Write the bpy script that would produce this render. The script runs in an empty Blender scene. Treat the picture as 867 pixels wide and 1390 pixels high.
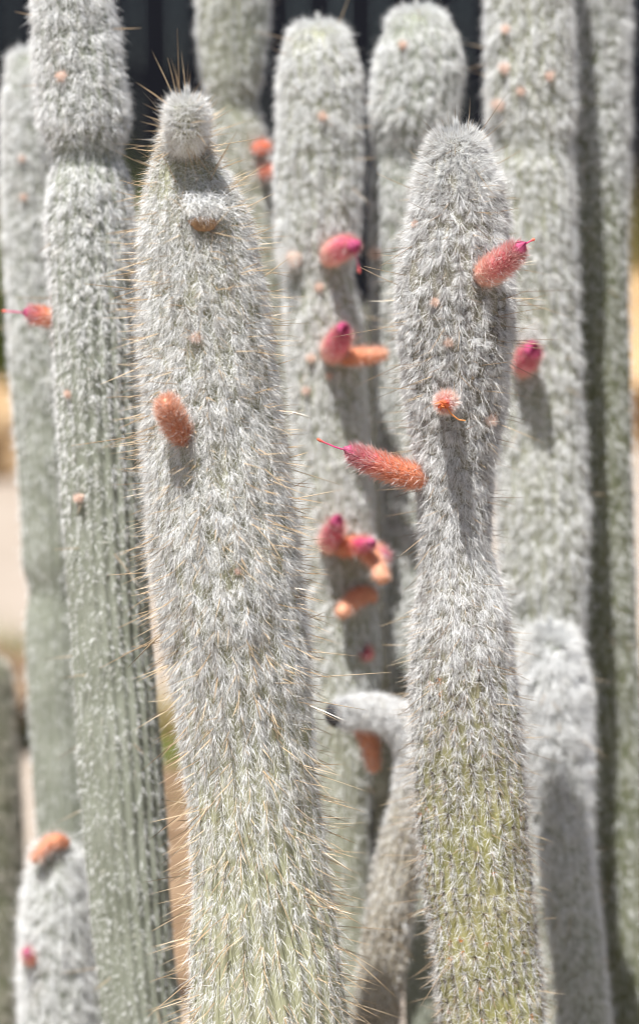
import bpy, math, random
import numpy as np
from mathutils import Vector, Matrix, noise

random.seed(7)
rng = np.random.default_rng(11)
SC = bpy.context.scene
COL = SC.collection

# ------------------------------------------------------------------ camera
CAM_H, PITCH, LENS = 1.35, math.radians(8.0), 79.0
PW, PH = 867.0, 1390.0                      # photograph size in pixels
FPX = PH * LENS / 36.0
cam = bpy.data.cameras.new('camera')
cam.sensor_fit = 'VERTICAL'; cam.sensor_height = 36.0; cam.sensor_width = 36.0
cam.lens = LENS; cam.clip_start = 0.05; cam.clip_end = 500
camo = bpy.data.objects.new('camera', cam); COL.objects.link(camo)
camo.location = (0, 0, CAM_H); camo.rotation_euler = (math.pi / 2 - PITCH, 0, 0)
SC.camera = camo
cam.dof.use_dof = True
cam.dof.focus_distance = 1.455
cam.dof.aperture_fstop = 3.6
cam.dof.aperture_blades = 9

# ------------------------------------------------------------------ light
SUN_EL, SUN_AZ = math.radians(66), math.radians(-153)   # azimuth from +Y, clockwise
sdir = Vector((math.sin(SUN_AZ) * math.cos(SUN_EL), math.cos(SUN_AZ) * math.cos(SUN_EL), math.sin(SUN_EL)))
w = bpy.data.worlds.new('World'); SC.world = w; w.use_nodes = True
wn = w.node_tree.nodes
sky = wn.new('ShaderNodeTexSky'); sky.sky_type = 'NISHITA'; sky.sun_disc = False
sky.sun_elevation = SUN_EL; sky.sun_rotation = SUN_AZ; sky.air_density = 1.0; sky.dust_density = 2.0
w.node_tree.links.new(sky.outputs[0], wn['Background'].inputs[0])
wn['Background'].inputs[1].default_value = 0.05
sun = bpy.data.lights.new('sun', 'SUN'); sun.energy = 5.0; sun.angle = math.radians(0.5); sun.color = (1, 0.974, 0.935)
suno = bpy.data.objects.new('sun', sun); COL.objects.link(suno)
suno.rotation_euler = (-sdir).to_track_quat('-Z', 'Y').to_euler(); suno.location = (-1, -2, 5)
SC.view_settings.view_transform = 'Standard'; SC.view_settings.look = 'None'
SC.view_settings.gamma = 1.0; SC.view_settings.exposure = 1.03
SC.view_settings.use_curve_mapping = False
SC.render.engine = 'CYCLES'
SC.cycles.filter_width = 1.15; SC.cycles.max_bounces = 8; SC.cycles.diffuse_bounces = 5; SC.cycles.transmission_bounces = 4
SC.cycles.use_denoising = True; SC.cycles.denoiser = 'OPENIMAGEDENOISE'; SC.cycles.denoising_prefilter = 'ACCURATE'

# ------------------------------------------------------------------ pixel helpers
def px(x, y, Y):
    """the point where the ray through photo pixel (x, y) meets the upright plane at distance Y"""
    u = (x - PW / 2) / FPX; v = -(y - PH / 2) / FPX
    c, s = math.cos(PITCH), math.sin(PITCH)
    dy = c + v * s; dz = v * c - s
    k = Y / dy
    return np.array((u * k, Y, CAM_H + dz * k))
def mpp(x, y, Y):
    """metres per photo pixel there"""
    v = -(y - PH / 2) / FPX
    return (Y / (math.cos(PITCH) + v * math.sin(PITCH))) / FPX
def ground_px(x, y):
    v = -(y - PH / 2) / FPX
    dy = math.cos(PITCH) + v * math.sin(PITCH); dz = v * math.cos(PITCH) - math.sin(PITCH)
    return px(x, y, CAM_H / -dz * dy)

# ------------------------------------------------------------------ materials
def mat_new(name):
    m = bpy.data.materials.new(name); m.use_nodes = True
    nt = m.node_tree; nt.nodes.clear()
    out = nt.nodes.new('ShaderNodeOutputMaterial')
    return m, nt, out
def ramp(nt, stops, fac=None, interp='LINEAR'):
    r = nt.nodes.new('ShaderNodeValToRGB'); r.color_ramp.interpolation = interp
    e = r.color_ramp.elements
    while len(e) < len(stops): e.new(0.5)
    for el, (p, c) in zip(e, stops): el.position = p; el.color = (*c, 1)
    if fac is not None: nt.links.new(fac, r.inputs[0])
    return r
def attr(nt, name):
    a = nt.nodes.new('ShaderNodeAttribute'); a.attribute_name = name; return a.outputs['Fac']
def hair_mat(name, stops, trans=0.35, rough=0.5, spec=0.12):
    """thin fibres: diffuse both ways plus a little sheen; colour from each fibre's own tint"""
    m, nt, out = mat_new(name)
    r = ramp(nt, stops, attr(nt, 'tint'))
    p = nt.nodes.new('ShaderNodeBsdfPrincipled'); p.inputs['Roughness'].default_value = rough
    p.inputs['Specular IOR Level'].default_value = spec
    t = nt.nodes.new('ShaderNodeBsdfTranslucent')
    mx = nt.nodes.new('ShaderNodeMixShader'); mx.inputs[0].default_value = trans
    nt.links.new(r.outputs[0], p.inputs['Base Color']); nt.links.new(r.outputs[0], t.inputs[0])
    nt.links.new(p.outputs[0], mx.inputs[1]); nt.links.new(t.outputs[0], mx.inputs[2])
    nt.links.new(mx.outputs[0], out.inputs[0])
    return m
def noise_mat(name, stops, scale, rough=0.85, bump=0.3, dist=0.002, detail=6, mapping=(1, 1, 1), spec=0.3):
    m, nt, out = mat_new(name)
    tc = nt.nodes.new('ShaderNodeTexCoord'); mp = nt.nodes.new('ShaderNodeMapping'); mp.inputs['Scale'].default_value = mapping
    n = nt.nodes.new('ShaderNodeTexNoise'); n.inputs['Scale'].default_value = scale; n.inputs['Detail'].default_value = detail
    n.inputs['Roughness'].default_value = 0.65
    nt.links.new(tc.outputs['Object'], mp.inputs[0]); nt.links.new(mp.outputs[0], n.inputs['Vector'])
    r = ramp(nt, stops, n.outputs['Fac'])
    p = nt.nodes.new('ShaderNodeBsdfPrincipled'); p.inputs['Roughness'].default_value = rough
    p.inputs['Specular IOR Level'].default_value = spec
    b = nt.nodes.new('ShaderNodeBump'); b.inputs['Strength'].default_value = bump; b.inputs['Distance'].default_value = dist
    nt.links.new(n.outputs['Fac'], b.inputs['Height']); nt.links.new(b.outputs[0], p.inputs['Normal'])
    nt.links.new(r.outputs[0], p.inputs['Base Color']); nt.links.new(p.outputs[0], out.inputs[0])
    return m
def grad_mat(name, stops, rough=0.5, trans=0.0, spec=0.3):
    m, nt, out = mat_new(name)
    n = nt.nodes.new('ShaderNodeTexNoise'); n.inputs['Scale'].default_value = 220
    tc = nt.nodes.new('ShaderNodeTexCoord'); nt.links.new(tc.outputs['Object'], n.inputs['Vector'])
    ma = nt.nodes.new('ShaderNodeMath'); ma.operation = 'MULTIPLY_ADD'; ma.inputs[1].default_value = 0.3
    nt.links.new(n.outputs['Fac'], ma.inputs[0])
    m2 = nt.nodes.new('ShaderNodeMath'); m2.operation = 'ADD'; m2.inputs[1].default_value = -0.15
    nt.links.new(attr(nt, 'tint'), m2.inputs[0]); nt.links.new(m2.outputs[0], ma.inputs[2])
    r = ramp(nt, stops, ma.outputs[0])
    p = nt.nodes.new('ShaderNodeBsdfPrincipled'); p.inputs['Roughness'].default_value = rough
    p.inputs['Specular IOR Level'].default_value = spec
    nt.links.new(r.outputs[0], p.inputs['Base Color'])
    if trans:
        t = nt.nodes.new('ShaderNodeBsdfTranslucent'); nt.links.new(r.outputs[0], t.inputs[0])
        mx = nt.nodes.new('ShaderNodeMixShader'); mx.inputs[0].default_value = trans
        nt.links.new(p.outputs[0], mx.inputs[1]); nt.links.new(t.outputs[0], mx.inputs[2]); nt.links.new(mx.outputs[0], out.inputs[0])
    else:
        nt.links.new(p.outputs[0], out.inputs[0])
    return m

WHITE = (0.805, 0.815, 0.82); CREAM = (0.81, 0.79, 0.70); GREYW = (0.60, 0.60, 0.575)
M = {}
M['wool'] = hair_mat('white_wool', [(0, (0.20, 0.165, 0.13)), (0.08, (0.42, 0.38, 0.33)), (0.24, GREYW), (0.55, WHITE), (0.85, (0.86, 0.87, 0.875)), (1, CREAM)], 0.24)
M['wool_grey'] = hair_mat('silver_wool', [(0, (0.10, 0.075, 0.06)), (0.13, (0.25, 0.215, 0.19)), (0.3, (0.52, 0.515, 0.505)), (0.52, (0.78, 0.785, 0.785)), (1, (0.88, 0.885, 0.885))], 0.2)
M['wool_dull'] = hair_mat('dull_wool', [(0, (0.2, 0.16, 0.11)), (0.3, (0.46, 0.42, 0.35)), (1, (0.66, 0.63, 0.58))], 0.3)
M['areole'] = hair_mat('areole_felt', [(0, (0.05, 0.038, 0.035)), (0.5, (0.12, 0.095, 0.085)), (0.6, (0.62, 0.25, 0.05)), (0.66, (0.8, 0.79, 0.76)), (1, (0.86, 0.85, 0.83))], 0.2)
M['spine'] = hair_mat('tan_spine', [(0, (0.33, 0.23, 0.135)), (0.6, (0.46, 0.35, 0.225)), (1, (0.56, 0.46, 0.33))], 0.12, 0.35, 0.4)
M['spine_dark'] = hair_mat('brown_spine', [(0, (0.17, 0.12, 0.08)), (0.5, (0.34, 0.25, 0.16)), (1, (0.56, 0.44, 0.29))], 0.12, 0.35, 0.4)
def mix_stem(name, up, lo):
    m = noise_mat(name, up, 45, 0.7, 0.35, 0.0015, 5, (1, 1, 0.5)); nt = m.node_tree
    r0 = [n for n in nt.nodes if n.type == 'VALTORGB'][0]; ns = [n for n in nt.nodes if n.type == 'TEX_NOISE'][0]; pb = [n for n in nt.nodes if n.type == 'BSDF_PRINCIPLED'][0]
    r1 = ramp(nt, lo, ns.outputs['Fac']); mx = nt.nodes.new('ShaderNodeMix'); mx.data_type = 'RGBA'
    nt.links.new(attr(nt, 'tint'), mx.inputs[0]); nt.links.new(r0.outputs[0], mx.inputs[6]); nt.links.new(r1.outputs[0], mx.inputs[7]); nt.links.new(mx.outputs[2], pb.inputs['Base Color'])
    return m
def stem_mat(name, a, b, c):
    return noise_mat(name, [(0.25, a), (0.5, b), (0.75, c)], 45, 0.7, 0.35, 0.0015, 5, (1, 1, 0.5))
M['stem_pale'] = stem_mat('pale_stem', (0.175, 0.182, 0.13), (0.25, 0.257, 0.19), (0.32, 0.325, 0.26))
M['stem_green'] = mix_stem('green_stem', [(.25, (.13, .12, .09)), (.5, (.20, .19, .145)), (.75, (.26, .25, .19))], [(.25, (.17, .17, .07)), (.5, (.275, .265, .11)), (.75, (.38, .35, .175))])   # young growth grey, older skin yellow green
M['stem_lime'] = mix_stem('lime_stem', [(.25, (.17, .172, .11)), (.5, (.25, .25, .17)), (.75, (.32, .315, .235))], [(.25, (.21, .215, .135)), (.5, (.285, .29, .185)), (.75, (.365, .362, .25))])
M['stem_painted_shade'] = stem_mat('painted_shade_stem', (0.03, 0.028, 0.02), (0.05, 0.047, 0.033), (0.075, 0.07, 0.05))  # near black: shade of the gap between columns, painted into the stem colour
M['stem_grey'] = stem_mat('grey_stem', (0.15, 0.162, 0.125), (0.205, 0.22, 0.175), (0.265, 0.28, 0.235))
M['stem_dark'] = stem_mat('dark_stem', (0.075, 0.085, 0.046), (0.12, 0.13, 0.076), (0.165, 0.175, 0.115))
M['stem_old'] = stem_mat('old_stem', (0.16, 0.135, 0.10), (0.25, 0.225, 0.175), (0.34, 0.325, 0.28))
M['cut'] = noise_mat('dark_arm_end', [(0.3, (0.02, 0.02, 0.022)), (0.7, (0.06, 0.058, 0.06))], 300, 0.8)
CORAL = [(0, (0.60, 0.22, 0.10)), (0.45, (0.68, 0.22, 0.11)), (0.6, (0.68, 0.17, 0.14)), (0.72, (0.58, 0.08, 0.17)), (1, (0.42, 0.035, 0.17))]
VIVID = [(0, (0.68, 0.15, 0.06)), (1, (0.74, 0.2, 0.1))]
M['vivid'] = grad_mat('red_orange_bud', VIVID, 0.5, 0.15)
PINK = [(0, (0.75, 0.5, 0.4)), (0.28, (0.74, 0.36, 0.33)), (0.58, (0.68, 0.16, 0.23)), (0.9, (0.46, 0.06, 0.14)), (1, (0.28, 0.02, 0.08))]
ORANGE = [(0, (0.56, 0.22, 0.11)), (0.6, (0.66, 0.29, 0.17)), (1, (0.70, 0.36, 0.23))]
M['coral'] = grad_mat('coral_flower', CORAL, 0.5, 0.15)
M['pink'] = grad_mat('pink_flower', PINK, 0.5, 0.15)
M['orange'] = grad_mat('orange_flower', ORANGE, 0.55, 0.15)
BUD = [(0, (0.70, 0.50, 0.42)), (0.6, (0.70, 0.42, 0.36)), (1, (0.62, 0.22, 0.2))]
M['bud'] = grad_mat('pale_pink_bud', BUD, 0.5, 0.15)
def paler(st, k, w=(0.86, 0.66, 0.54)):
    return [(p, tuple(a * (1 - k) + b * k for a, b in zip(c, w))) for p, c in st]
M['vivid_fur'] = hair_mat('red_orange_down', paler(VIVID, 0.2), 0.3)
M['bud_fur'] = hair_mat('pale_pink_down', paler(BUD, 0.45), 0.3)
M['coral_fur'] = hair_mat('coral_down', paler(CORAL, 0.38), 0.4)
M['pink_fur'] = hair_mat('pink_down', paler(PINK, 0.48), 0.4)
M['orange_fur'] = hair_mat('orange_down', paler(ORANGE, 0.42), 0.4)
M['magenta'] = grad_mat('magenta_petal', [(0, (0.58, 0.16, 0.2)), (0.5, (0.46, 0.085, 0.18)), (1, (0.34, 0.04, 0.13))], 0.5, 0.2)
M['withered'] = grad_mat('withered_petal', [(0, (0.62, 0.09, 0.1)), (0.5, (0.58, 0.13, 0.07)), (1, (0.5, 0.2, 0.05))], 0.55, 0.2)
M['style'] = grad_mat('flower_style', [(0, (0.55, 0.02, 0.22)), (0.7, (0.66, 0.05, 0.2)), (1, (0.78, 0.2, 0.08))], 0.4, 0.15)
M['style_dry'] = grad_mat('dry_style', [(0, (0.5, 0.16, 0.05)), (1, (0.6, 0.28, 0.1))], 0.5)
M['bud_pale'] = hair_mat('pale_bud_wool', [(0, (0.72, 0.46, 0.36)), (0.5, (0.76, 0.62, 0.53)), (1, (0.84, 0.8, 0.77))], 0.35)
M['scar'] = noise_mat('corky_scar', [(0.3, (0.18, 0.10, 0.05)), (0.7, (0.36, 0.23, 0.13))], 260, 0.85, 0.4, 0.001)
M['sand'] = noise_mat('pale_sand', [(0.25, (0.22, 0.18, 0.143)), (0.5, (0.28, 0.235, 0.193)), (0.8, (0.335, 0.29, 0.25))], 1.6, 0.95, 0.6, 0.02, 10)
M['board'] = noise_mat('charcoal_board', [(0.3, (0.005, 0.0055, 0.008)), (0.7, (0.0095, 0.0105, 0.0145))], 5, 0.8, 0.3, 0.004, 6, (6, 6, 0.4), 0.03)
M['rock'] = noise_mat('ochre_rock', [(0.25, (0.27, 0.17, 0.085)), (0.5, (0.40, 0.265, 0.14)), (0.75, (0.49, 0.37, 0.235))], 3.0, 0.9, 0.7, 0.05, 10)
M['rock_brown'] = noise_mat('brown_rock', [(0.25, (0.09, 0.055, 0.03)), (0.5, (0.19, 0.125, 0.075)), (0.75, (0.30, 0.225, 0.15))], 7.0, 0.9, 0.7, 0.03, 10)
M['straw'] = hair_mat('straw_blade', [(0, (0.20, 0.15, 0.05)), (0.5, (0.40, 0.32, 0.13)), (1, (0.52, 0.44, 0.24))], 0.35)
M['leaf'] = hair_mat('green_blade', [(0, (0.05, 0.08, 0.02)), (0.5, (0.12, 0.16, 0.04)), (1, (0.26, 0.28, 0.09))], 0.35)

# ------------------------------------------------------------------ mesh helpers
def link(o, parent=None, label=None, cat=None, group=None, kind=None):
    COL.objects.link(o)
    if parent is not None: o.parent = parent
    if label: o['label'] = label
    if cat: o['category'] = cat
    if group: o['group'] = group
    if kind: o['kind'] = kind
    return o
def mesh_np(name, V, polys_loops, counts, mat, tint=None, smooth=False):
    me = bpy.data.meshes.new(name)
    V = np.ascontiguousarray(V, dtype=np.float32).reshape(-1, 3)
    L = np.ascontiguousarray(polys_loops, dtype=np.int32).ravel(); cn = np.asarray(counts, dtype=np.int32)
    me.vertices.add(len(V)); me.vertices.foreach_set('co', V.ravel())
    me.loops.add(len(L)); me.loops.foreach_set('vertex_index', L)
    me.polygons.add(len(cn))
    st = np.zeros(len(cn), np.int32); st[1:] = np.cumsum(cn)[:-1]
    me.polygons.foreach_set('loop_start', st); me.polygons.foreach_set('loop_total', cn)
    me.polygons.foreach_set('use_smooth', np.full(len(cn), smooth))
    if tint is not None:
        a = me.attributes.new('tint', 'FLOAT', 'POINT'); a.data.foreach_set('value', np.asarray(tint, np.float32))
    me.update(calc_edges=True)
    me.materials.append(mat)
    return me
def unit(v):
    return v / np.maximum(np.linalg.norm(v, axis=-1, keepdims=True), 1e-9)
def hair_mesh(name, P, D, L, W, bend, tint, mat, taper=0.75, simple=False):
    """P base, D unit direction, L length, W half width, bend end offset: bent tapering blades"""
    n = len(P)
    R = unit(np.cross(D, rng.normal(size=(n, 3)))) * W[:, None]
    if simple:     # far fibres: one tapering blade each
        V = np.stack([P - R, P + R, P + D * L[:, None] + bend], 1)
        return mesh_np(name, V, np.arange(n * 3), np.full(n, 3), mat, np.repeat(tint, 3))
    P1 = P + D * (L * 0.5)[:, None] + bend * 0.25
    P2 = P + D * L[:, None] + bend
    V = np.stack([P - R, P + R, P1 - R * taper, P1 + R * taper, P2], 1)
    i = np.arange(n)[:, None] * 5
    loops = (i + np.array([[0, 1, 3, 2, 2, 3, 4]])).ravel()
    return mesh_np(name, V, loops, np.tile([4, 3], n), mat, np.repeat(tint, 5))
def grid_mesh(name, V, mat, tint=None, close=True, smooth=True):
    """V: (rings, segs, 3), wrapped around"""
    a, b, _ = V.shape
    i, j = np.meshgrid(np.arange(a - 1), np.arange(b), indexing='ij')
    j2 = (j + 1) % b
    q = np.stack([i * b + j, i * b + j2, (i + 1) * b + j2, (i + 1) * b + j], -1).reshape(-1, 4)
    loops = list(q.ravel()); counts = [4] * len(q)
    if close:
        loops += list(range(b - 1, -1, -1)); counts.append(b)
        loops += [(a - 1) * b + k for k in range(b)]; counts.append(b)
    return mesh_np(name, V.reshape(-1, 3), loops, counts, mat, tint, smooth)
def smooth1(a, k):
    if k < 1: return a
    x = np.arange(-3 * k, 3 * k + 1); g = np.exp(-0.5 * (x / k) ** 2); g /= g.sum()
    return np.convolve(np.pad(a, (3 * k, 3 * k), mode='edge'), g, 'valid')

# ------------------------------------------------------------------ a cactus column
class Column:
    STEP = 0.002
    def __init__(s, name, label, group, rows, dist, fuzz=0.004, ribs=24, top=None, base_slope=0.5, sm=3, rib_depth=0.06,
                 stem='stem_pale', path_only=False, to_ground=True, cat='cactus', fine=True):
        """rows: (pixel y, left x, right x[, metres nearer]) seen in the photograph, top to bottom; top: pixel y of the crown"""
        s.name, s.ribs = name, ribs
        yy = np.array([r[0] for r in rows], float); xl = np.array([r[1] for r in rows], float); xr = np.array([r[2] for r in rows], float)
        nz = np.array([r[3] if len(r) > 3 else 0.0 for r in rows], float)
        if path_only:      # rows are (y, x, radius_px) along a free path
            cen = np.array([px(r[1], r[0], dist - (r[3] if len(r) > 3 else 0)) for r in rows])
            rad = np.array([r[2] * mpp(r[1], r[0], dist) - fuzz for r in rows])
        else:
            cen = np.array([px((a + b) / 2, y, dist - n) for y, a, b, n in zip(yy, xl, xr, nz)])
            rad = np.array([(b - a) / 2 * mpp((a + b) / 2, y, dist - n) - fuzz for y, a, b, n in zip(yy, xl, xr, nz)])
        if to_ground:
            z0 = cen[-1, 2]; slope = (cen[-1] - cen[-3]) / (cen[-1, 2] - cen[-3, 2]) * base_slope
            e = cen[-1] + slope * (-0.06 - z0); e[2] = -0.06
            cen = np.vstack([cen, e]); rad = np.append(rad, rad[-1] * 0.95); yy = np.append(yy, yy[-1] + (z0 + 0.06) / mpp(433, 1390, dist))
        if top is not None:
            tx = (xl[0] + xr[0]) / 2
            t = px(tx, top, dist - nz[0]) - np.array((0, 0, fuzz * 0.8))
            cen = np.vstack([t, cen]); rad = np.insert(rad, 0, rad[0]); yy = np.insert(yy, 0, top)
        seg = np.linalg.norm(np.diff(cen, axis=0), axis=1); acc = np.insert(np.cumsum(seg), 0, 0)
        n = int(acc[-1] / s.STEP) + 1
        q = np.linspace(0, acc[-1], n)
        C = np.stack([smooth1(np.interp(q, acc, cen[:, k]), sm) for k in range(3)], 1)
        R = smooth1(np.interp(q, acc, rad), sm)
        s.body_R = R.copy()
        if top is not None:          # crown: rounded off over the first row's height
            h = max(acc[1], 0.75 * rad[0])
            d = np.clip((h - q) / h, 0, 1)
            R = R * np.sqrt(np.clip(1 - d ** 2, 0.0, 1))
            s.crown = d
        else: s.crown = np.zeros(n)
        s.q, s.C, s.R = q, C, np.maximum(R, 0.0004)
        s.yp = np.interp(q, acc, yy)
        T = unit(np.gradient(C, axis=0)) * -1      # towards the tip
        e1 = unit(np.array((0, -1.0, 0)) - (T @ np.array((0, -1.0, 0)))[:, None] * T)
        s.T, s.e1, s.e2 = T, e1, np.cross(T, e1)
        s.root = link(bpy.data.objects.new(name, None), label=label, cat=cat, group=group, kind='thing')
        s.root.empty_display_size = 0.05
        b = C[-1].copy(); b[2] = max(b[2], 0.0)
        s.root.location = b; s.off = b
        s.fuzz = fuzz; s.rib_depth = rib_depth
        # body: dense rings where the photograph sees it, sparse below
        step = np.where(s.yp < 1480, 3 if fine else 5, 14)
        idx = [0]
        while idx[-1] < n - 1: idx.append(min(n - 1, idx[-1] + int(step[idx[-1]])))
        idx = np.array(idx); sg = ribs * (5 if fine else 4); th = np.arange(sg) / sg * 2 * math.pi
        V = s.surf(np.repeat(idx, len(th)), np.tile(th, len(idx)))[0].reshape(len(idx), len(th), 3)
        tn = np.clip((s.yp[idx] - 820) / 260, 0, 1)
        me = grid_mesh('stem', V[::-1] - b, M[stem], np.repeat(tn[::-1], len(th)))
        s.stem = link(bpy.data.objects.new('stem', me), s.root)
    def surf(s, i, th):
        """surface point, normal, axis direction for ring index i and angle th (0 faces the camera)"""
        tw = th + 0.0
        rib = 1 + s.rib_depth * (np.abs(np.cos(tw * s.ribs / 2)) - 0.6) + 0.012 * np.sin(3 * tw + s.q[i] * 40) + 0.012 * np.sin(s.q[i] * 95 + 2 * tw)
        rad = np.cos(th)[:, None] * s.e1[i] + np.sin(th)[:, None] * s.e2[i]
        P = s.C[i] + rad * (s.R[i] * rib)[:, None]
        d = s.crown[i][:, None]
        N = unit(rad * np.sqrt(np.clip(1 - d ** 2, 0.02, 1)) + s.T[i] * d)
        return P, N, s.T[i]
    def curve(s, f, i):
        """value of [(pixel y, v), ...] or a constant along the column"""
        if np.isscalar(f): return np.full(len(i), float(f))
        return np.interp(s.yp[i], [a for a, _ in f], [b for _, b in f])
    def hairs(s, part, mat, n, length, width, out=0.5, up=-0.5, spread=0.5, clump=0.35, sag=0.15, dens=1.0, areole=True, tint=(0, 1),
              spacing=0.0055, crown_up=0.6, lj=0.3, tint_fn=None, star=0.0, yr=None, simple=False, loose=0.35, jit=0.0007, pits=0.0, cell=0.0075):
        lo = 0.22
        wgt = s.R * s.curve(dens, np.arange(len(s.q))) * np.where(s.yp > 1460, lo, 1) + s.crown * s.body_R * 1.3
        if yr is not None: wgt = wgt * ((s.yp > yr[0]) & (s.yp < yr[1]))
        cdf = np.cumsum(wgt); cdf /= cdf[-1]
        if areole:
            pos = np.interp(rng.random(n), cdf, s.q)
            k = rng.integers(0, s.ribs, n)
            row = np.round(pos / spacing - (k % 2) * 0.5)
            hsh = np.modf(np.abs(np.sin(row * 12.9898 + k * 78.233) * 43758.5453))[0]
            hs2 = np.modf(np.abs(np.sin(row * 39.346 + k * 11.135) * 24634.6345))[0]
            keep = hsh > 0.06
            sp = (row + (k % 2) * 0.5 + (hs2 - .5) * .5) * spacing + rng.normal(0, jit, n)
            th = (k + (hsh - 0.5) * loose) / s.ribs * 2 * math.pi + rng.normal(0, jit, n) / np.maximum(s.R[np.clip((pos / s.STEP).astype(int), 0, len(s.q) - 1)], 0.004)
            sp, th, hsh, hs2, k = sp[keep], th[keep], hsh[keep], hs2[keep], k[keep]
        else:
            sp = np.interp(rng.random(n), cdf, s.q); th = rng.random(n) * 2 * math.pi
            hsh = rng.random(n); hs2 = rng.random(n)
        if pits:       # gaps where the wool parts around an areole
            r0 = s.body_R.mean(); a_ = sp / cell; b_ = th * r0 / cell
            ca_, cb_ = np.floor(a_), np.floor(b_)
            hh = np.modf(np.abs(np.sin(ca_ * 27.17 + cb_ * 91.31) * 15731.74))[0]; h3 = np.modf(hh * 517.3)[0]; h4 = np.modf(hh * 3119.7)[0]
            dd = np.hypot(a_ - ca_ - .3 - .4 * h3, b_ - cb_ - .3 - .4 * h4)
            ok = ~((hh < pits) & (dd < .2 + .16 * h4))
            sp, th, hsh, hs2 = sp[ok], th[ok], hsh[ok], hs2[ok]
        n = len(sp)
        i = np.clip((sp / s.q[1]).astype(int), 0, len(s.q) - 1)
        P, N, T = s.surf(i, th)
        S = np.cross(T, N)
        ca = (hsh * 17.3 % 1 - .5)[:, None] * 2; cb = (hs2 * 23.7 % 1 - .5)[:, None] * 2
        o = s.curve(out, i)[:, None]; u = s.curve(up, i)[:, None]
        u = u * (1 - s.crown[i][:, None]) + crown_up * s.crown[i][:, None]
        D = N * o + T * u + (S * ca + T * cb) * clump + (S * rng.normal(size=(n, 1)) + T * rng.normal(size=(n, 1)) * 0.6) * spread
        D = D + N * np.abs(rng.normal(size=(n, 1))) * spread * 0.3
        if star:
            ph = rng.random(n)[:, None] * 2 * math.pi
            D = D * (1 - star) + star * (N * 0.4 + S * np.cos(ph) + T * np.sin(ph))
        dn = (D * N).sum(1, keepdims=True)
        D = unit(D + N * np.maximum(0.08 - dn, 0))
        L = s.curve(length, i) * (1 + lj * rng.normal(size=n)).clip(0.35, 1.9) * (0.75 + 0.5 * hs2)
        bend = np.array((0, 0, -1.0)) * (L * sag)[:, None] * rng.random((n, 1)) * 1.6 + rng.normal(size=(n, 3)) * (L * 0.07)[:, None]
        tn = tint[0] + (tint[1] - tint[0]) * (0.7 * rng.random(n) + 0.3 * hsh)
        tn = np.clip(tn + (tint[1] - tint[0]) * 0.13 * np.sin(sp * 57 + 3 * np.sin(th * 2)) * np.sin(th * 5 + sp * 33), 0, 1)
        if tint_fn is not None: tn = tint_fn(rng.random(n), hsh, s.yp[i])
        W = np.full(n, width * 0.5) * (0.7 + 0.6 * rng.random(n))
        me = hair_mesh(part, P - N * 0.0008 - s.off, D, L, W, bend, tn, M[mat], simple=simple)
        return link(bpy.data.objects.new(part, me), s.root, kind='stuff')
    def spines(s, n, length, up, mat='spine', rad=0.00036, yr=(-400, 1480), up_sd=0.25, thr=None, dens=1.0):
        """long central spines, one object each"""
        ok = (s.yp > yr[0]) & (s.yp < yr[1])
        wgt = ok * s.curve(dens, np.arange(len(s.q))) * (s.R + 0.004); cdf = np.cumsum(wgt); cdf /= cdf[-1]
        sp = np.interp(rng.random(n), cdf, s.q); i = np.clip((sp / s.q[1]).astype(int), 0, len(s.q) - 1)
        th = rng.random(n) * 2 * math.pi
        P, N, T = s.surf(i, th); S = np.cross(T, N)
        D = unit(N + T * (s.curve(up, i) + rng.normal(0, up_sd, n))[:, None] + S * rng.normal(0, 0.22, (n, 1)) + T * s.crown[i][:, None] * 0.5)
        L = s.curve(length, i) * np.exp(rng.normal(0, 0.42, n)).clip(0.4, 2.5)
        if mat not in SPINE_MESH:
            SPINE_MESH[mat] = []
            for k in range(5):
                g = []; bx, by = rng.normal(0, 0.06, 2)
                for zz, rr in ((0, 1), (0.35, 0.95), (0.7, 0.75), (1.0, 0.25)):
                    g.append([(math.cos(a) * rr * 1.0 + bx * 60 * zz * zz, math.sin(a) * rr + by * 60 * zz * zz, zz) for a in (0, 2.094, 4.189)])
                SPINE_MESH[mat].append(grid_mesh('spine', np.array(g), M[mat], np.full(12, (k + 0.5) / 5)))
        for a in range(n):
            o = bpy.data.objects.new('spine', SPINE_MESH[mat][a % 5])
            z = Vector(D[a]); qd = z.to_track_quat('Z', 'Y')
            o.rotation_mode = 'QUATERNION'; o.rotation_quaternion = qd
            o.location = P[a] - s.off; o.scale = (rad, rad, L[a])
            link(o, s.root)
    def spot(s, x, y):
        """point and normal on the skin that shows at photo pixel (x, y)"""
        i = int(np.argmin(np.abs(s.yp - y)))
        c, R = s.C[i], s.R[i]
        lat = (px(x, y, c[1] - R * 0.7) - c)[0]
        a = math.asin(max(-1, min(1, lat / R)))
        P, N, T = s.surf(np.array([i]), np.array([0.0]))
        rad = math.cos(a) * s.e1[i] + math.sin(a) * np.array((1.0, 0, 0))
        rad = unit(rad)
        p = c + rad * R
        return p, rad
SPINE_MESH = {}

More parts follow.
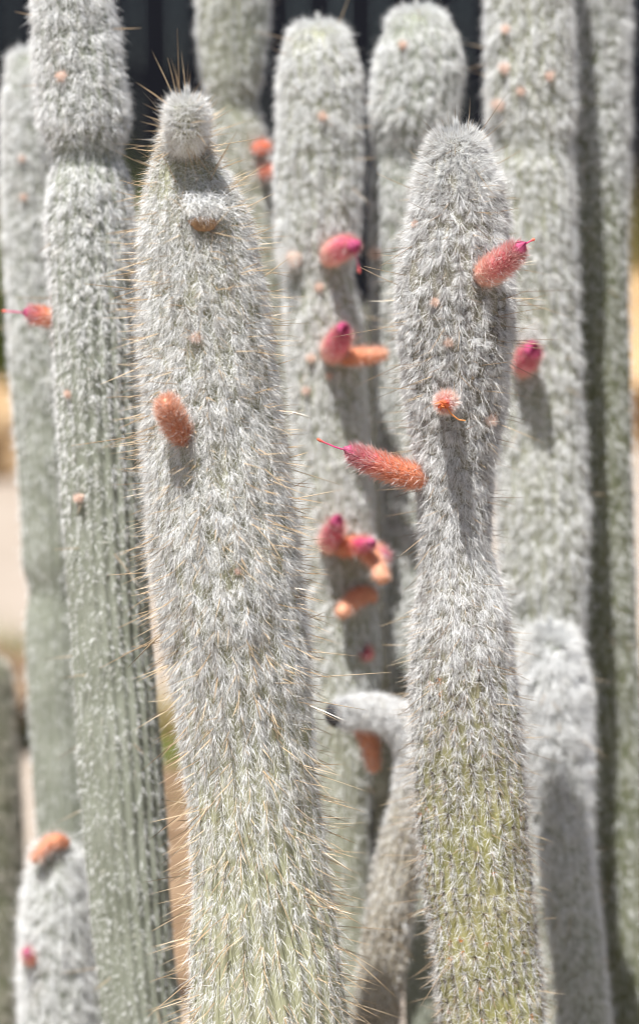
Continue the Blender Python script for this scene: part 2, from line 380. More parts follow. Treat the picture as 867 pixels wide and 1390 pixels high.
# ------------------------------------------------------------------ flowers and buds
def tube(path, rads, segs=14, bump=0.0):
    T = unit(np.gradient(path, axis=0)); ref = np.array((0.31, 0.2, 0.93))
    e1 = unit(np.cross(T, ref)); e2 = np.cross(T, e1)
    a = np.arange(segs) / segs * 2 * math.pi
    rr = rads[:, None] * (1 + bump * np.sin(a[None] * 5 + np.arange(len(path))[:, None] * 1.9))
    return path[:, None] + (np.cos(a)[None, :, None] * e1[:, None] + np.sin(a)[None, :, None] * e2[:, None]) * rr[..., None], T, e1, e2
def bez(p0, p1, p2, n):
    t = np.linspace(0, 1, n)[:, None]
    return (1 - t) ** 2 * p0 + 2 * t * (1 - t) * p1 + t * t * p2
def flower(col, base, tip, toward, r_px, kind='coral', style=None, petals=True, sag=0.0, fur=700, open_=0.0, fur_len=0.0065, prof=None,
           tipdark=True, label=None, nearer=0.0, withered=False, fur_out=0.5, white=0.12, at=None):
    """tubular bloom: base and tip are photo pixels, toward = metres the tip stands nearer than the base"""
    p0, nrm = col.spot(*base)
    p0 = p0 - nrm * 0.003
    if at is not None: p0 = px(base[0], base[1], at)
    Y = p0[1]
    p2 = px(tip[0], tip[1], Y - toward)
    Ln = np.linalg.norm(p2 - p0)
    p1 = (p0 + p2) / 2 + np.array((0, 0, sag)) * Ln + nrm * Ln * 0.12
    path = bez(p0, p1, p2, 16)
    r = 0.85 * r_px * mpp(base[0], base[1], Y)
    u = np.linspace(0, 1, 16)
    if prof is None: prof = [(0, 0.82), (0.12, 1.0), (0.4, 0.98), (0.7, 0.80), (0.88, 0.58), (0.96, 0.40), (1, 0.12)]
    rads = r * np.interp(u, [a for a, _ in prof], [b for _, b in prof])
    V, T, e1, e2 = tube(path, rads, 16, 0.025)
    o0 = col.off
    f = link(bpy.data.objects.new('flower', grid_mesh('flower', V - o0, M[kind], np.repeat(u, 16))), col.root)
    if label: f['label'] = label
    # down
    n = int(fur * 1.7)
    t = rng.random(n) ** 0.9 * 0.97; k = np.minimum((t * 15).astype(int), 15); a = rng.random(n) * 2 * math.pi
    N = np.cos(a)[:, None] * e1[k] + np.sin(a)[:, None] * e2[k]
    P = path[k] + (path[np.minimum(k + 1, 15)] - path[k]) * (t * 15 - k)[:, None] + N * (np.interp(t, u, rads) * 0.97)[:, None]
    D = unit(N * fur_out + T[k] * 1.0 + rng.normal(size=(n, 3)) * 0.28)
    L = fur_len * (0.5 + rng.random(n)) * np.interp(t, [0, 0.8, 1], [1, 0.9, 0.5])
    tn = np.clip(t + rng.normal(0, 0.08, n), 0, 1); wh = rng.random(n) < white
    me = hair_mesh('down', P - o0, D, L, np.full(n, 0.00015), rng.normal(size=(n, 3)) * 0.0007, tn, M[kind + '_fur'])
    link(bpy.data.objects.new('down', me), f, kind='stuff')
    if wh.any():
        k2 = wh.sum(); me = hair_mesh('white_down', P[wh] - o0, unit(D[wh] + N[wh] * .3), L[wh] * 1.25, np.full(k2, 0.00013), rng.normal(size=(k2, 3)) * 0.001, .5 + .4 * rng.random(k2), M['wool'])
        link(bpy.data.objects.new('white_down', me), f, kind='stuff')
    if petals:
        np_ = 11; tipd = T[-2]; Vs = []; loops = []; cnt = []; tt = []
        for j in range(np_):
            aa = j / np_ * 6.283 + rng.normal() * 0.15
            s_ = np.cos(aa) * e1[-2] + np.sin(aa) * e2[-2]; side = np.cross(tipd, s_)
            b = path[13] + s_ * rads[13] * 1.0 if not withered else path[14] + s_ * rads[14] * 0.5
            Lp = r * (1.0 + rng.random() * 0.5) * (1.3 if withered else 1)
            wv = r * 0.3
            mid = b + tipd * Lp * 0.55 - s_ * r * (0.12 - open_) + rng.normal(size=3) * r * (0.25 if withered else 0.03)
            en = b + tipd * Lp - s_ * r * (0.52 - open_ * 2) + rng.normal(size=3) * r * (0.4 if withered else 0.05)
            i0 = len(Vs)
            Vs += [b - side * wv * .8, b + side * wv * .8, mid - side * wv, mid + side * wv, (mid + s_ * wv * .25), en]
            loops += [i0, i0 + 1, i0 + 3, i0 + 4, i0, i0 + 4, i0 + 2, i0 + 2, i0 + 4, i0 + 5, i0 + 4, i0 + 3, i0 + 5]
            cnt += [4, 3, 3, 3]; tt += [0, 0, .5, .5, .5, 1]
        me = mesh_np('petal_tip', np.array(Vs) - o0, loops, cnt, M['withered' if withered else 'magenta'], tt)
        link(bpy.data.objects.new('petal_tip', me), f)
    if style is not None:       # list of pixels the style runs through after the tip; the last is the stigma
        Yt = Y - toward
        pts = [path[13], p2] + [px(x, y, Yt - dz) for x, y, dz in style]
        q = np.array(pts); acc = np.insert(np.cumsum(np.linalg.norm(np.diff(q, axis=0), axis=1)), 0, 0)
        ss = np.linspace(0, acc[-1], 24); pp = np.stack([smooth1(np.interp(ss, acc, q[:, k]), 1) for k in range(3)], 1)
        rs = np.full(24, 0.00048); rs[-5:] = (0.0006, 0.0009, 0.0010, 0.0009, 0.0004)
        if withered: rs = np.linspace(0.0007, 0.0004, 24)
        V2 = tube(pp, rs, 8)[0]
        link(bpy.data.objects.new('style', grid_mesh('style', V2 - o0, M['style_dry' if withered else 'style'], np.repeat(np.linspace(0, 1, 24), 8))), f)
    return f
def bud(col, x, y, r_px, mat='bud_pale', depth=0.35, core=None, fur=260, out=0.0):
    """small woolly bud or scar sitting in the hair"""
    p, n = col.spot(x, y)
    r = 0.78 * r_px * mpp(x, y, p[1])
    T = np.array((0, 0, 1.0)); s_ = unit(np.cross(T, n)); t_ = np.cross(n, s_)
    c = p + n * (col.fuzz * 0.45 + out)
    us = np.linspace(0, math.pi / 2, 6)
    V = np.array([[c + (s_ * math.cos(a) + t_ * math.sin(a)) * r * math.cos(u) * (1 + .08 * math.sin(3 * a)) + n * r * depth * math.sin(u) for a in np.arange(12) / 12 * 6.283] for u in us])
    V = np.concatenate([V[:1] - n * 0.006, V])
    o = link(bpy.data.objects.new('bud', grid_mesh('bud', V - col.off, M[core or mat], np.full(V.shape[0] * 12, 0.35))), col.root)
    k = fur; d = unit(rng.normal(size=(k, 3)) * 0.75 + n * 0.7)
    sgn = (d @ n); d = np.where(sgn[:, None] < 0, d - 2 * sgn[:, None] * n, d)
    P = c + d * r * np.array(0.85)
    me = hair_mesh('down', P - col.off, d, r * (0.4 + 0.9 * rng.random(k)), np.full(k, 0.00012), rng.normal(size=(k, 3)) * r * 0.15, rng.random(k), M[mat])
    link(bpy.data.objects.new('down', me), o, kind='stuff')
    return o

# ------------------------------------------------------------------ the setting
def ground_sheet():
    xs = np.concatenate([np.linspace(-150, -9, 12), np.linspace(-8, 8, 65), np.linspace(9, 150, 12)])
    ys = np.concatenate([np.linspace(-120, -3, 8), np.linspace(-2, 16, 73), np.linspace(17, 200, 12)])
    V = np.array([[(x, y, 0.0 if abs(x) > 8.5 or y > 16.5 or y < -2.5 else 0.035 * noise.fractal(Vector((x * .9, y * .9, 3)), 1, 2, 4)) for x in xs] for y in ys])
    b = len(xs); q = [[i * b + j, i * b + j + 1, (i + 1) * b + j + 1, (i + 1) * b + j] for i in range(len(ys) - 1) for j in range(b - 1)]
    me = mesh_np('ground', V.reshape(-1, 3), np.array(q), [4] * len(q), M['sand'], None, True)
    link(bpy.data.objects.new('ground', me), kind='structure')
ground_sheet()

FENCE_Y = 14.0
fence = link(bpy.data.objects.new('fence', None), label='tall charcoal board fence standing behind the boulders', cat='fence')
fence.location = (0, FENCE_Y, 0)
def box(x0, x1, y0, y1, z0, z1, mat, name, bev=0.0):
    v = np.array([(x, y, z) for z in (z0, z1) for x, y in ((x0, y0), (x1, y0), (x1, y1), (x0, y1))])
    f = [3, 2, 1, 0, 4, 5, 6, 7, 0, 1, 5, 4, 1, 2, 6, 5, 2, 3, 7, 6, 3, 0, 4, 7]
    return mesh_np(name, v, f, [4] * 6, mat)
bm = [box(-0.118 - 0.004 * k, 0.118 + 0.003 * k, -0.014, 0.014, -0.05, 3.9, M['board'], 'board') for k in range(2)]
for k in range(62):
    o = bpy.data.objects.new('board', bm[k % 2]); o.location = ((k - 31) * 0.25, rng.normal(0, 0.006), 0); link(o, fence)
for z in (0.5, 2.0, 3.4):
    o = bpy.data.objects.new('rail', box(-7.9, 7.7, 0.03, 0.09, z, z + 0.12, M['board'], 'rail')); link(o, fence)

def boulder(x, y, sx, sy, sz, seed, mat, label, group):
    import bmesh
    b = bmesh.new(); bmesh.ops.create_icosphere(b, subdivisions=4, radius=1)
    for v in b.verts:
        c = v.co.copy(); p = c * 1.3 + Vector((seed * 7.1, seed * 3.3, 0))
        d = 1 + 0.28 * noise.fractal(p, 1, 2, 5) + 0.12 * noise.cell(p * 1.7)
        v.co = Vector((c.x * sx * d, c.y * sy * d, c.z * sz * d))
    me = bpy.data.meshes.new('boulder'); b.to_mesh(me); b.free(); me.materials.append(M[mat])
    o = bpy.data.objects.new('boulder', me); o.location = (x, y, sz * 0.45); o.rotation_euler = (0, 0, seed)
    link(o, label=label, cat='rock', group=group)
OCH = 'ochre boulder lying along the foot of the charcoal fence'
g = ground_px(900, 590)
for k, (xp, yp, s_) in enumerate([(905, 590, .72), (1010, 585, .62), (1120, 592, .8), (-12, 640, .36), (-95, 640, .5), (-190, 632, .6), (640, 600, .5), (330, 610, .45), (480, 605, .4)]):
    p = ground_px(xp, yp); boulder(p[0], p[1], s_ * 1.05, s_ * .8, s_ * .8, k + 1, 'rock', OCH, 'ochre boulders by the fence')
BRN = 'brown stone lying among dry grass on the sand behind the cacti'
for k, (xp, yp, s_) in enumerate([(250, 1215, .13), (236, 1290, .15), (228, 1130, .11), (262, 1262, .14), (275, 1330, .13), (15, 985, .16), (-60, 1010, .2), (300, 1150, .1), (180, 1250, .12), (500, 1250, .12), (420, 1150, .11)]):
    p = ground_px(xp, yp); boulder(p[0], p[1], s_ * 1.1, s_, s_ * .8, k + 21, 'rock_brown', BRN, 'brown stones behind the cacti')

def tuft(x, y, h, n, sp, mat, name, label, group, width=0.006):
    root = link(bpy.data.objects.new(name, None), label=label, cat='grass' if 'grass' in name else 'shrub', group=group); root.location = (x, y, 0)
    a = rng.random(n) * 6.283; r = sp * 0.45 * np.sqrt(rng.random(n))
    P = np.stack([np.cos(a) * r, np.sin(a) * r, np.full(n, -0.01)], 1)
    D = unit(np.stack([np.cos(a) * r / sp * 1.3, np.sin(a) * r / sp * 1.3, np.full(n, 1.0)], 1) + rng.normal(size=(n, 3)) * 0.22)
    L = h * (0.5 + 0.6 * rng.random(n)); bend = np.stack([np.cos(a), np.sin(a), np.full(n, -0.8)], 1) * (L * 0.28 * rng.random(n))[:, None]
    me = hair_mesh('blade', P, D, L, np.full(n, width), bend, rng.random(n), M[mat])
    link(bpy.data.objects.new('blade_cluster', me), root, kind='stuff')
for xp, yp, h, mt, nm, lb, gp in [
        (892, 575, 1.75, 'straw', 'grass_clump', 'tall straw coloured grass clump growing behind the ochre boulders', 'tall grass behind the boulders'),
        (985, 572, 1.6, 'leaf', 'grass_clump', 'tall green grass clump growing behind the ochre boulders', 'tall green grass behind the boulders'),
        (-14, 600, 1.9, 'leaf', 'grass_clump', 'tall green grass clump growing behind the ochre boulders', 'tall green grass behind the boulders'),
        (-110, 590, 1.6, 'straw', 'grass_clump', 'tall straw coloured grass clump growing behind the ochre boulders', 'tall grass behind the boulders')]:
    p = ground_px(xp, yp); tuft(p[0], min(p[1], 13.5), h, 1500, 0.8, mt, nm, lb, gp, 0.012)
for xp, yp, h, mt in [(8, 960, .28, 'leaf'), (-50, 975, .3, 'straw'), (40, 1000, .2, 'leaf'), (238, 1120, .18, 'leaf'), (222, 1010, .2, 'straw'), (265, 1180, .14, 'straw'), (250, 1070, .16, 'leaf'),
                      (340, 1120, .2, 'straw'), (470, 1180, .22, 'leaf'), (520, 1120, .2, 'straw'), (880, 1050, .25, 'leaf'), (930, 980, .3, 'straw')]:
    p = ground_px(xp, yp)
    tuft(p[0], p[1], h, 420, 0.3, mt, 'grass_tuft', 'low %s grass tuft growing on the sand behind the cacti' % ('green' if mt == 'leaf' else 'dry straw'), 'low %s tufts' % mt, 0.004)

# ------------------------------------------------------------------ the cacti
GR = 'columns of the silver torch cactus clump'
# big white column with the knob
h1 = Column('torch_cactus', 'thick white woolly cactus column topped by a small nodding knob', GR,
    [(150, 222, 285, .038), (166, 221, 287, .038), (178, 222, 284, .032), (190, 216, 284, .008), (200, 211, 287, -.006), (214, 204, 294, -.003), (232, 198, 305, 0), (255, 193, 318), (300, 187, 340), (400, 189, 362), (500, 191, 374), (600, 195, 385),
     (700, 200, 399), (800, 211, 412), (900, 229, 420), (1000, 245, 427), (1100, 255, 436), (1200, 258, 450), (1290, 256, 463), (1390, 256, 476)],
    1.43, fuzz=0.0034, ribs=26, top=124, stem='stem_lime', rib_depth=.10, sm=2)
LEN1 = [(120, .0048), (180, .005), (260, .0068), (600, .0075), (900, .0072), (1100, .0068), (1300, .0066)]
h1.hairs('wool', 'wool', 330000, LEN1, .00030, out=[(120, .65), (300, .55), (900, .42), (1050, .3), (1300, .24)], up=[(120, .1), (220, -.15), (320, -.45), (800, -.6), (1200, -.9)], spread=.46, clump=.12, sag=.16, loose=.95, jit=.0019, pits=.2,
         dens=[(120, 1.2), (182, 1.2), (192, .4), (214, .45), (230, 1.1), (880, 1.05), (1000, .56), (1300, .32)], simple=True, spacing=.0052)
h1.hairs('wool', 'wool_dull', 5000, .0055, .0004, out=.6, up=-.3, spread=.5, areole=False, yr=(184, 224), tint=(0, .5), simple=True)
h1.hairs('wool', 'wool', 6000, .0065, .0003, out=.8, up=.2, spread=.5, areole=False, yr=(0, 175), simple=True)
h1.hairs('wool', 'wool', 120000, .005, .00036, out=.4, up=-.4, spread=.6, clump=.3, areole=False, dens=[(182, 1), (192, .2), (214, .3), (230, 1), (880, 1), (1000, .36), (1300, .14)], simple=True, pits=.2)
h1.hairs('bristle', 'wool', 9000, .0105, .00022, out=.6, up=-.5, spread=.5, clump=.2, sag=.2)
h1.hairs('bristle', 'spine', 3400, .011, .00024, out=.6, up=-.35, spread=.5, clump=.3)
h1.hairs('bristle', 'spine', 3600, [(120, .017), (300, .020), (600, .017), (900, .020), (1300, .021)], .00055, out=1, up=[(110, .5), (200, .3), (300, .1), (600, -.1), (900, -.4), (1300, -.35)], spread=.2, clump=.1, sag=.02, dens=[(800, 1), (1000, .7), (1300, .6)])
h1.hairs('areole_felt', 'areole', 34000, .0034, .0004, out=.9, up=0, spread=.9, clump=.2, spacing=.0052, dens=[(100, .5), (800, .8), (1300, 1)], simple=True,
         tint_fn=lambda r, h, y: np.where(h > 0.72, 0.45 * r, 0.7 + 0.3 * r))
h1.spines(299, [(120, .023), (300, .026), (600, .021), (900, .025), (1300, .026)], [(110, .55), (200, .35), (300, .12), (600, -.1), (900, -.4), (1300, -.35)], 'spine')

# grey bottle shaped column in focus
h2 = Column('torch_cactus', 'silver grey cactus column with bulging head, narrow waist and two furry pink flowers', GR,
    [(196, 580, 657), (215, 573, 667), (250, 562, 679), (300, 553, 689), (350, 543, 694), (400, 536, 698), (450, 538, 697), (500, 545, 694), (550, 552, 686), (600, 558, 677), (650, 562, 669),
     (700, 566, 666), (750, 568, 667), (790, 565, 680), (830, 559, 692), (900, 555, 698), (1000, 556, 709), (1100, 563, 716), (1200, 574, 723), (1290, 586, 731), (1390, 596, 742)],
    1.50, fuzz=0.0032, ribs=25, top=170, stem='stem_green', rib_depth=.10)
LEN2 = [(165, .0065), (250, .0066), (450, .0054), (600, .0064), (800, .0074), (950, .0066), (1100, .006), (1300, .0055)]
h2.hairs('wool', 'wool_grey', 290000, LEN2, .00028, simple=True, out=[(160, .7), (400, .55), (650, .4), (900, .34), (1200, .42)], up=[(165, .1), (220, -.4), (450, -.5), (800, -.8), (1200, -.5)], spread=.48, clump=.22, sag=.12, loose=.8, jit=.0012, pits=.25,
         dens=[(170, 1.35), (600, 1.15), (850, 1.1), (940, .6), (1060, .12), (1300, .05)], tint=(0, 1), spacing=.0058)
h2.hairs('wool', 'wool', 22000, .0068, .0003, simple=True, out=.8, up=.3, spread=.45, clump=.2, yr=(100, 265))
h2.hairs('wool', 'wool', 8000, .0062, .0003, simple=True, out=.8, up=.3, spread=.5, areole=False, yr=(100, 205))
h2.hairs('wool', 'wool_grey', 100000, .0042, .0003, simple=True, out=.4, up=-.4, spread=.7, clump=.3, areole=False, dens=[(800, 1), (950, .3), (1100, .04)], tint=(0, .8), pits=.25)
h2.hairs('bristle', 'wool_grey', 54000, .0074, .00019, out=.5, up=-.25, spread=.25, clump=.05, star=.62, spacing=.0075, loose=.12, dens=[(840, 0), (980, .8), (1300, 1)], tint=(0, .95), crown_up=0, yr=(840, 9000))
h2.hairs('bristle', 'spine_dark', 9000, [(160, .008), (900, .008), (1300, .0085)], .0002, out=.7, up=-.3, spread=.5, clump=.3, spacing=.0075, loose=.12, dens=[(700, .4), (950, 1.3), (1300, 2.2)])
h2.hairs('bristle', 'spine_dark', 1300, [(160, .017), (400, .018), (800, .016), (1300, .013)], .0004, out=1, up=[(160, .6), (260, .05), (500, -.15), (800, -.15), (1300, -.3)], spread=.22, clump=.1, sag=.02)
h2.hairs('bristle', 'wool_grey', 9000, .0105, .00022, out=.6, up=-.5, spread=.5, clump=.2, tint=(.3, 1), dens=[(900, 1), (1050, .2)])
h2.hairs('areole_felt', 'areole', 30000, .0028, .0004, simple=True, out=.8, up=-.2, spread=.9, clump=.2, spacing=.0058, dens=[(160, .6), (800, .8), (950, .5), (1100, .1), (1300, .05)],
         tint_fn=lambda r, h, y: np.where(h > .6, .4 * r, .7 + .3 * r))
h2.hairs('areole_felt', 'areole', 30000, .0026, .00046, out=.8, up=-.1, spread=.7, clump=.05, spacing=.0075, loose=.12, crown_up=0, yr=(860, 9000),
         tint_fn=lambda r, h, y: np.where(h > .9, .59, np.where(h > .82, .72 + .28 * r, .5 * r)))
h2.spines(299, [(160, .023), (400, .030), (800, .023), (1300, .017)], [(160, .6), (260, .05), (500, -.15), (800, -.15), (1300, -.3)], 'spine_dark', rad=.00026)

def plain(name, label, rows, dist, n, length=.0066, width=.00038, top=None, fuzz=.0042, mat='wool', stem='stem_pale', dens=1.0, out=.5, up=-.5, spines=60, sl=.018, ribs=22, tint=(0.1, 1), rib_depth=.07, short=.35, felt=5000, **kw):
    c = Column(name, label, GR, rows, dist, fuzz=fuzz, top=top, stem=stem, ribs=ribs, rib_depth=rib_depth, fine=False, **kw)
    n = int(n * 1.75)
    if n: c.hairs('wool', mat, n, length, width, out=out, up=up, spread=.42, clump=.2, sag=.15, jit=.0017, pits=.16, cell=.009, dens=dens, tint=tint, spacing=.0065, simple=True, loose=.7)
    if short: c.hairs('wool', mat, int(n * short), .0055, .0005, out=.4, up=-.4, spread=.6, areole=False, dens=dens, tint=tint, simple=True, pits=.16, cell=.009)
    if felt: c.hairs('areole_felt', 'areole', felt, .0030, .0007, simple=True, dens=dens, jit=.0011, out=.8, up=-.1, spread=.9, spacing=.0065, tint_fn=lambda r, h, y: np.where(h > .86, .4 * r, .7 + .3 * r))
    if spines: c.spines(spines, sl, [(0, .1), (400, -.1), (1300, -.3)], 'spine')
    return c
far_left = plain('torch_cactus', 'pale smooth cactus column with rounded woolly crown half behind the ringed column', 
    [(85, 8, 75), (130, 1, 88), (200, 0, 92), (300, 2, 96), (400, 8, 98), (450, 9, 102), (520, 12, 106), (600, 18, 112), (700, 24, 118), (770, 27, 122), (790, 36, 116), (806, 37, 116), (830, 31, 122), (900, 31, 126), (1000, 38, 132), (1130, 46, 142), (1290, 60, 160)],
    1.93, 34000, top=58, stem='stem_grey', dens=[(60, 1.5), (400, 1), (560, .3), (760, .1), (1300, .05)], fuzz=.0035, spines=24, felt=2500)
ringed = plain('torch_cactus', 'pale cactus column with a swollen collar, ribbed below, beside the knobbed white column', 
    [(-120, 40, 138), (-40, 40, 146), (0, 41, 153), (50, 43, 161), (100, 46, 170), (140, 49, 177), (172, 53, 180), (192, 65, 170), (208, 72, 160), (224, 68, 169), (242, 61, 179), (300, 60, 184), (400, 66, 190), (500, 70, 195), (600, 76, 200), (700, 82, 203), (800, 88, 206), (850, 92, 208),
     (900, 95, 213), (1000, 101, 222), (1100, 107, 229), (1200, 116, 234), (1290, 125, 240), (1390, 136, 250)],
    1.66, 62000, top=-160, stem='stem_grey', rib_depth=.12, dens=[(0, 1.5), (180, 1.3), (207, .4), (230, 1.2), (450, .6), (650, .26), (800, .12), (1300, .09)], length=[(0, .0068), (300, .006), (700, .0045)], fuzz=.0035, felt=3200, spines=40)
behind_knob = plain('torch_cactus', 'pale cactus column rising behind the knob of the thick white column', 
    [(-90, 262, 372), (0, 262, 370), (60, 266, 366), (110, 271, 360), (138, 282, 350), (150, 283, 350), (165, 281, 361), (200, 288, 368), (300, 305, 385), (450, 320, 400), (700, 345, 425), (1000, 370, 455), (1290, 390, 475)],
    1.93, 34000, top=-150, stem='stem_pale', dens=[(0, .8), (100, .45), (170, .8), (400, .5)], fuzz=.0035)
centre = plain('torch_cactus', 'white cactus column with a ladder of pink and orange flowers down its side', 
    [(48, 384, 478), (75, 376, 489), (100, 373, 493), (200, 370, 495), (300, 370, 493), (335, 371, 490), (358, 378, 482), (375, 382, 480), (395, 381, 488), (420, 380, 492), (500, 386, 500), (600, 395, 506), (700, 400, 511), (800, 410, 516), (900, 418, 521), (1000, 420, 512), (1100, 422, 506), (1200, 424, 508), (1290, 428, 512), (1390, 432, 518)],
    1.80, 60000, top=20, dens=[(20, 1.5), (340, 1.2), (600, 1), (900, .7), (1000, .25), (1300, .12)], fuzz=.0045)
second = plain('torch_cactus', 'white furry cactus column standing next behind the flowering column', 
    [(30, 520, 610), (55, 510, 629), (100, 503, 630), (150, 496, 625), (178, 496, 618), (198, 503, 598), (212, 505, 596), (235, 498, 604), (400, 500, 606), (600, 510, 612), (800, 518, 616), (1000, 530, 622), (1200, 538, 628), (1290, 540, 630), (1390, 544, 636)],
    1.835, 48000, top=0, dens=[(0, 1.5), (400, 1.1), (800, .9), (950, .4), (1100, .06), (1300, .03)], fuzz=.0042, stem='stem_grey')
shade = plain('torch_cactus', 'slim cactus column with shade painted into its stem, in the gap beside the flowering column', 
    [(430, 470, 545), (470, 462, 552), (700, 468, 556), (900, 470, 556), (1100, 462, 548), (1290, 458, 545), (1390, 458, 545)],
    2.06, 1500, top=400, mat='wool_dull', stem='stem_painted_shade', felt=0, spines=0)
right = plain('torch_cactus', 'tall white cactus column standing close behind the silver grey bottle shaped one', 
    [(-260, 652, 766), (-150, 654, 772), (-60, 655, 778), (0, 655, 781), (80, 654, 783), (160, 656, 784), (184, 663, 776), (200, 664, 776), (222, 660, 783), (300, 660, 784), (400, 662, 787), (500, 664, 792), (600, 667, 797), (700, 669, 802), (780, 673, 801), (850, 680, 797), (1000, 695, 806), (1150, 706, 812), (1290, 716, 822), (1390, 722, 830)],
    1.82, 72000, top=-300, dens=[(0, 1.3), (500, 1.2), (800, .9), (950, .4)], fuzz=.0048, felt=9000, length=.0075)
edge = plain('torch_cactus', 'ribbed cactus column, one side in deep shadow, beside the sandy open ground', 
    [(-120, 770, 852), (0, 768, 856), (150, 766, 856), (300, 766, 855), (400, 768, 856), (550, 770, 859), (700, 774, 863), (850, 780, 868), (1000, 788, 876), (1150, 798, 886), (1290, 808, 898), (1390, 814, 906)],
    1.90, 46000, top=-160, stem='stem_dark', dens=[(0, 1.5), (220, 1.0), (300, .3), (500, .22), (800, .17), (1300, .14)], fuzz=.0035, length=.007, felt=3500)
short = plain('torch_cactus', 'short cactus column with a bright white woolly cap, at the foot of the tall ones', 
    [(880, 704, 788), (910, 698, 798), (950, 698, 803), (1000, 701, 806), (1100, 714, 807), (1200, 728, 815), (1290, 740, 828), (1390, 748, 838)],
    1.74, 52000, top=841, dens=[(840, 2), (1000, 1.3), (1100, .6), (1300, .3)], fuzz=.0065, length=[(840, .010), (1050, .0085), (1300, .006)], out=[(840, .8), (1000, .6), (1200, .4)], stem='stem_grey', felt=2500, tint=(.15, .9), spines=36)
stub = plain('torch_cactus', 'stubby furry cactus with an orange flower lying across its crown', 
    [(1170, 38, 116), (1210, 28, 124), (1290, 24, 127), (1390, 26, 132)],
    1.77, 30000, top=1136, fuzz=.0045, length=.0095, spines=0, stem='stem_grey', felt=2500)
dim = plain('torch_cactus', 'dull grey cactus column standing beside the pale smooth one', 
    [(930, -62, 24), (1000, -64, 30), (1100, -60, 36), (1290, -54, 40), (1390, -50, 44)],
    2.15, 20000, top=880, mat='wool_dull', stem='stem_dark', fuzz=.005, spines=0, felt=2000)
arm = plain('torch_cactus', 'old bent cactus stem with a horizontal arm ending in a dark stump', 
    [(974, 448, 20), (962, 472, 22), (960, 500, 22), (967, 530, 24), (984, 557, 28), (1022, 574, 32), (1080, 566, 34), (1140, 549, 35), (1200, 535, 35), (1290, 521, 35), (1390, 508, 35)],
    1.72, 22000, path_only=True, mat='wool_grey', stem='stem_old', fuzz=.0025, length=.0065, dens=[(930, 2.2), (1000, 1.6), (1050, .5), (1100, .12), (1300, .05)], felt=0, spines=14, sm=8, ribs=18, tint=(.2, 1))
arm.hairs('areole_felt', 'wool_dull', 9000, .0045, .0011, out=.9, up=-.3, spread=.45, clump=.3, spacing=.0075, dens=[(900, .4), (1050, .8), (1300, 1)], tint=(0, .7), simple=True)
arm.hairs('areole_felt', 'areole', 2600, .003, .0012, out=1, up=-.2, spread=.4, spacing=.0075, tint_fn=lambda r, h, y: np.where(h > .7, .7 + .3 * r, .45 * r), simple=True)
if True:   # dark cap over the end of the bent arm
    c0 = arm.C[0]; t0 = arm.T[0]
    pts = np.array([c0 - t0 * .012, c0, c0 + t0 * .006, c0 + t0 * .010]); V, *_ = tube(pts, np.array((1.02, 1.08, .95, .3)) * arm.R[6], 20, .04)
    link(bpy.data.objects.new('dark_end', grid_mesh('dark_end', V - arm.off, M['cut'])), arm.root)['label'] = 'dark end of the arm'

# ------------------------------------------------------------------ flowers
flower(h2, (575, 652), (472, 612), .012, 18, 'coral', style=[(455, 607, .002), (436, 599, .003), (429, 595, .003)], fur=2600, label='coral flower with magenta tip and long style')
flower(h2, (652, 376), (706, 336), .030, 19, 'pink', style=[(716, 329, .001), (726, 324, .001)], fur=2600, label='furry pink flower bud with dark magenta tip')
flower(h2, (607, 538), (603, 548), .028, 15, 'bud', petals=True, withered=True, fur=1300, white=.5, fur_out=.8, fur_len=.0036, style=[(612, 562, .0), (622, 570, -.001), (632, 571, -.002)], prof=[(0, .95), (.5, 1), (.85, .85), (1, .3)], label='withered bud with a dry curled style')
flower(h1, (250, 588), (224, 541), .022, 17, 'orange', petals=False, fur=2600, prof=[(0, .85), (.2, 1), (.7, .93), (.88, .68), (.96, .4), (1, .04)], label='furry salmon flower bud')
flower(right, (705, 498), (722, 476), .034, 19, 'pink', fur=1100, prof=[(0, .9), (.6, 1), (.85, .85), (1, .35)])
flower(ringed, (70, 432), (40, 425), .004, 13, 'coral', petals=True, style=[(18, 423, 0), (2, 422, 0)], fur=700)
flower(behind_knob, (350, 203), (362, 198), .03, 9, 'vivid', petals=False, fur=260, white=.5, fur_out=1.2, fur_len=.006); flower(behind_knob, (358, 234), (370, 229), .03, 9, 'vivid', petals=False, fur=260, white=.5, fur_out=1.2, fur_len=.006)
flower(centre, (446, 350), (480, 334), .045, 19, 'pink', style=[(484, 350, 0), (488, 372, 0)], fur=900, sag=.15)
flower(centre, (450, 480), (466, 447), .046, 20, 'pink', fur=900)
flower(centre, (462, 482), (524, 480), .04, 13, 'orange', petals=False, fur=700)
flower(centre, (445, 735), (458, 706), .046, 17, 'pink', fur=900)
flower(centre, (458, 738), (505, 737), .05, 15, 'coral', fur=700)
flower(centre, (480, 735), (520, 790), .052, 15, 'orange', petals=False, sag=.3, fur=700, prof=[(0, .9), (.5, 1), (.75, .7), (.9, .85), (1, .6)])
flower(centre, (490, 740), (524, 756), .03, 15, 'coral', petals=False, fur=600)
flower(centre, (508, 808), (460, 836), .04, 15, 'orange', petals=False, sag=.35, fur=700, prof=[(0, .9), (.5, 1), (.75, .8), (.9, .75), (1, .5)])
flower(centre, (502, 885), (494, 884), .008, 11, 'pink', petals=False, fur=400)
flower(arm, (482, 972), (507, 1050), .0, 17, 'orange', petals=False, sag=.25, fur=700, at=1.733, label='orange flower hanging in the shade under the arm')
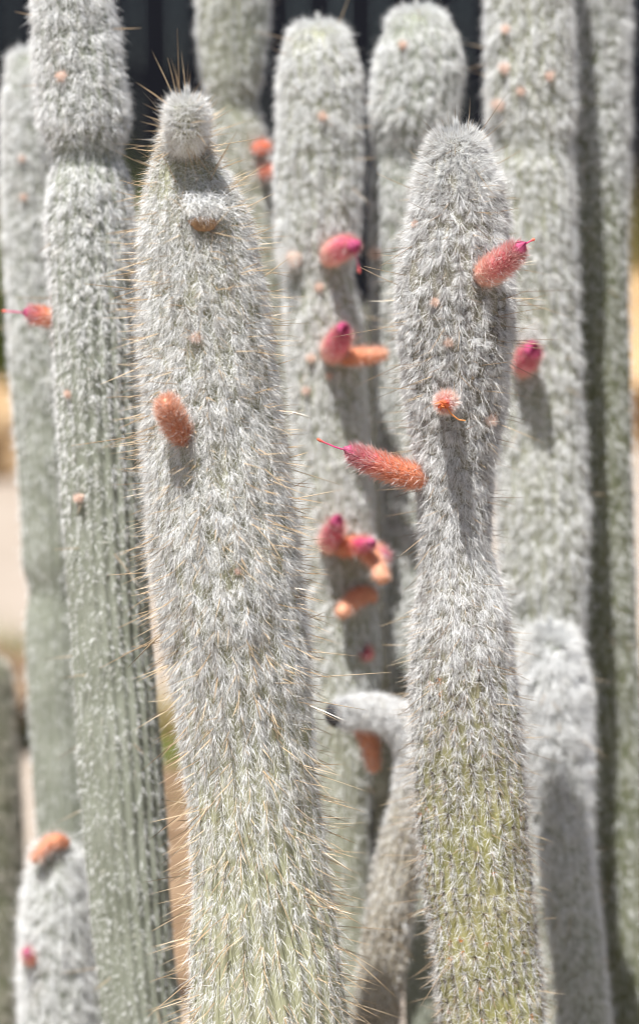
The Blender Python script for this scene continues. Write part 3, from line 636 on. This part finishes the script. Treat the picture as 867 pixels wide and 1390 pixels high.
flower(stub, (90, 1146), (44, 1170), .018, 11, 'orange', petals=False, sag=.55, at=1.762, fur=600, prof=[(0, .8), (.3, 1.1), (.55, .9), (.85, .75), (1, .3)])
flower(stub, (44, 1296), (36, 1290), .012, 10, 'coral', petals=False, fur=300, white=.5)
bud(centre, 401, 349, 15, 'wool', core='bud_pale', fur=500, out=.003); bud(centre, 489, 942, 13, 'wool', fur=200, out=.012)
for c, x, y, r in [(centre, 433, 388, 7), (centre, 424, 482, 7), (centre, 418, 526, 6), (centre, 446, 506, 5), (centre, 437, 160, 7), (second, 514, 341, 10), (second, 548, 64, 6), (right, 680, 143, 10), (right, 687, 95, 9), (right, 706, 125, 7), (right, 742, 105, 7), (right, 688, 42, 7), (right, 668, 795, 6),
                   (ringed, 87, 105, 8), (ringed, 110, 669, 7), (ringed, 96, 530, 6), (far_left, 33, 215, 5), (far_left, 35, 267, 5), (h1, 268, 452, 8), (h1, 323, 760, 5), (h2, 568, 305, 6), (h2, 591, 407, 7), (h2, 608, 462, 7), (h2, 662, 567, 9)]:
    bud(c, x, y, r)
# brown hollow under a wool tuft on the knobbed column
p, n = h1.spot(277, 303)
sx = unit(np.cross(np.array((0, 0, 1.0)), n)); sz = np.cross(n, sx)
V = np.array([[p + n * hgt + (sx * math.cos(a) * .0082 * (1 + .12 * math.sin(3 * a) + .07 * math.sin(7 * a)) + sz * math.sin(a) * .0046) * u for a in np.arange(16) / 16 * 6.283] for u, hgt in ((1.1, -.002), (1.05, .0045), (.85, .0062), (.5, .0052), (.02, .0046))])
link(bpy.data.objects.new('scar', grid_mesh('scar', V - h1.off, M['scar'], close=False)), h1.root)['label'] = 'brown hollow scar under a tuft'
k = 850
P = p + n * .001 + sx * rng.normal(0, .0062, (k, 1)) + sz * (.0085 + .0045 * np.abs(rng.normal(size=(k, 1))))
D = unit(n * .9 - sz * .25 + rng.normal(size=(k, 3)) * .5)
link(bpy.data.objects.new('tuft', hair_mesh('tuft', P - h1.off, D, .009 + .007 * rng.random(k), np.full(k, .00016), np.array((0, 0, -.002)) * rng.random((k, 1)), .4 + .6 * rng.random(k), M['wool'])), h1.root, kind='stuff')
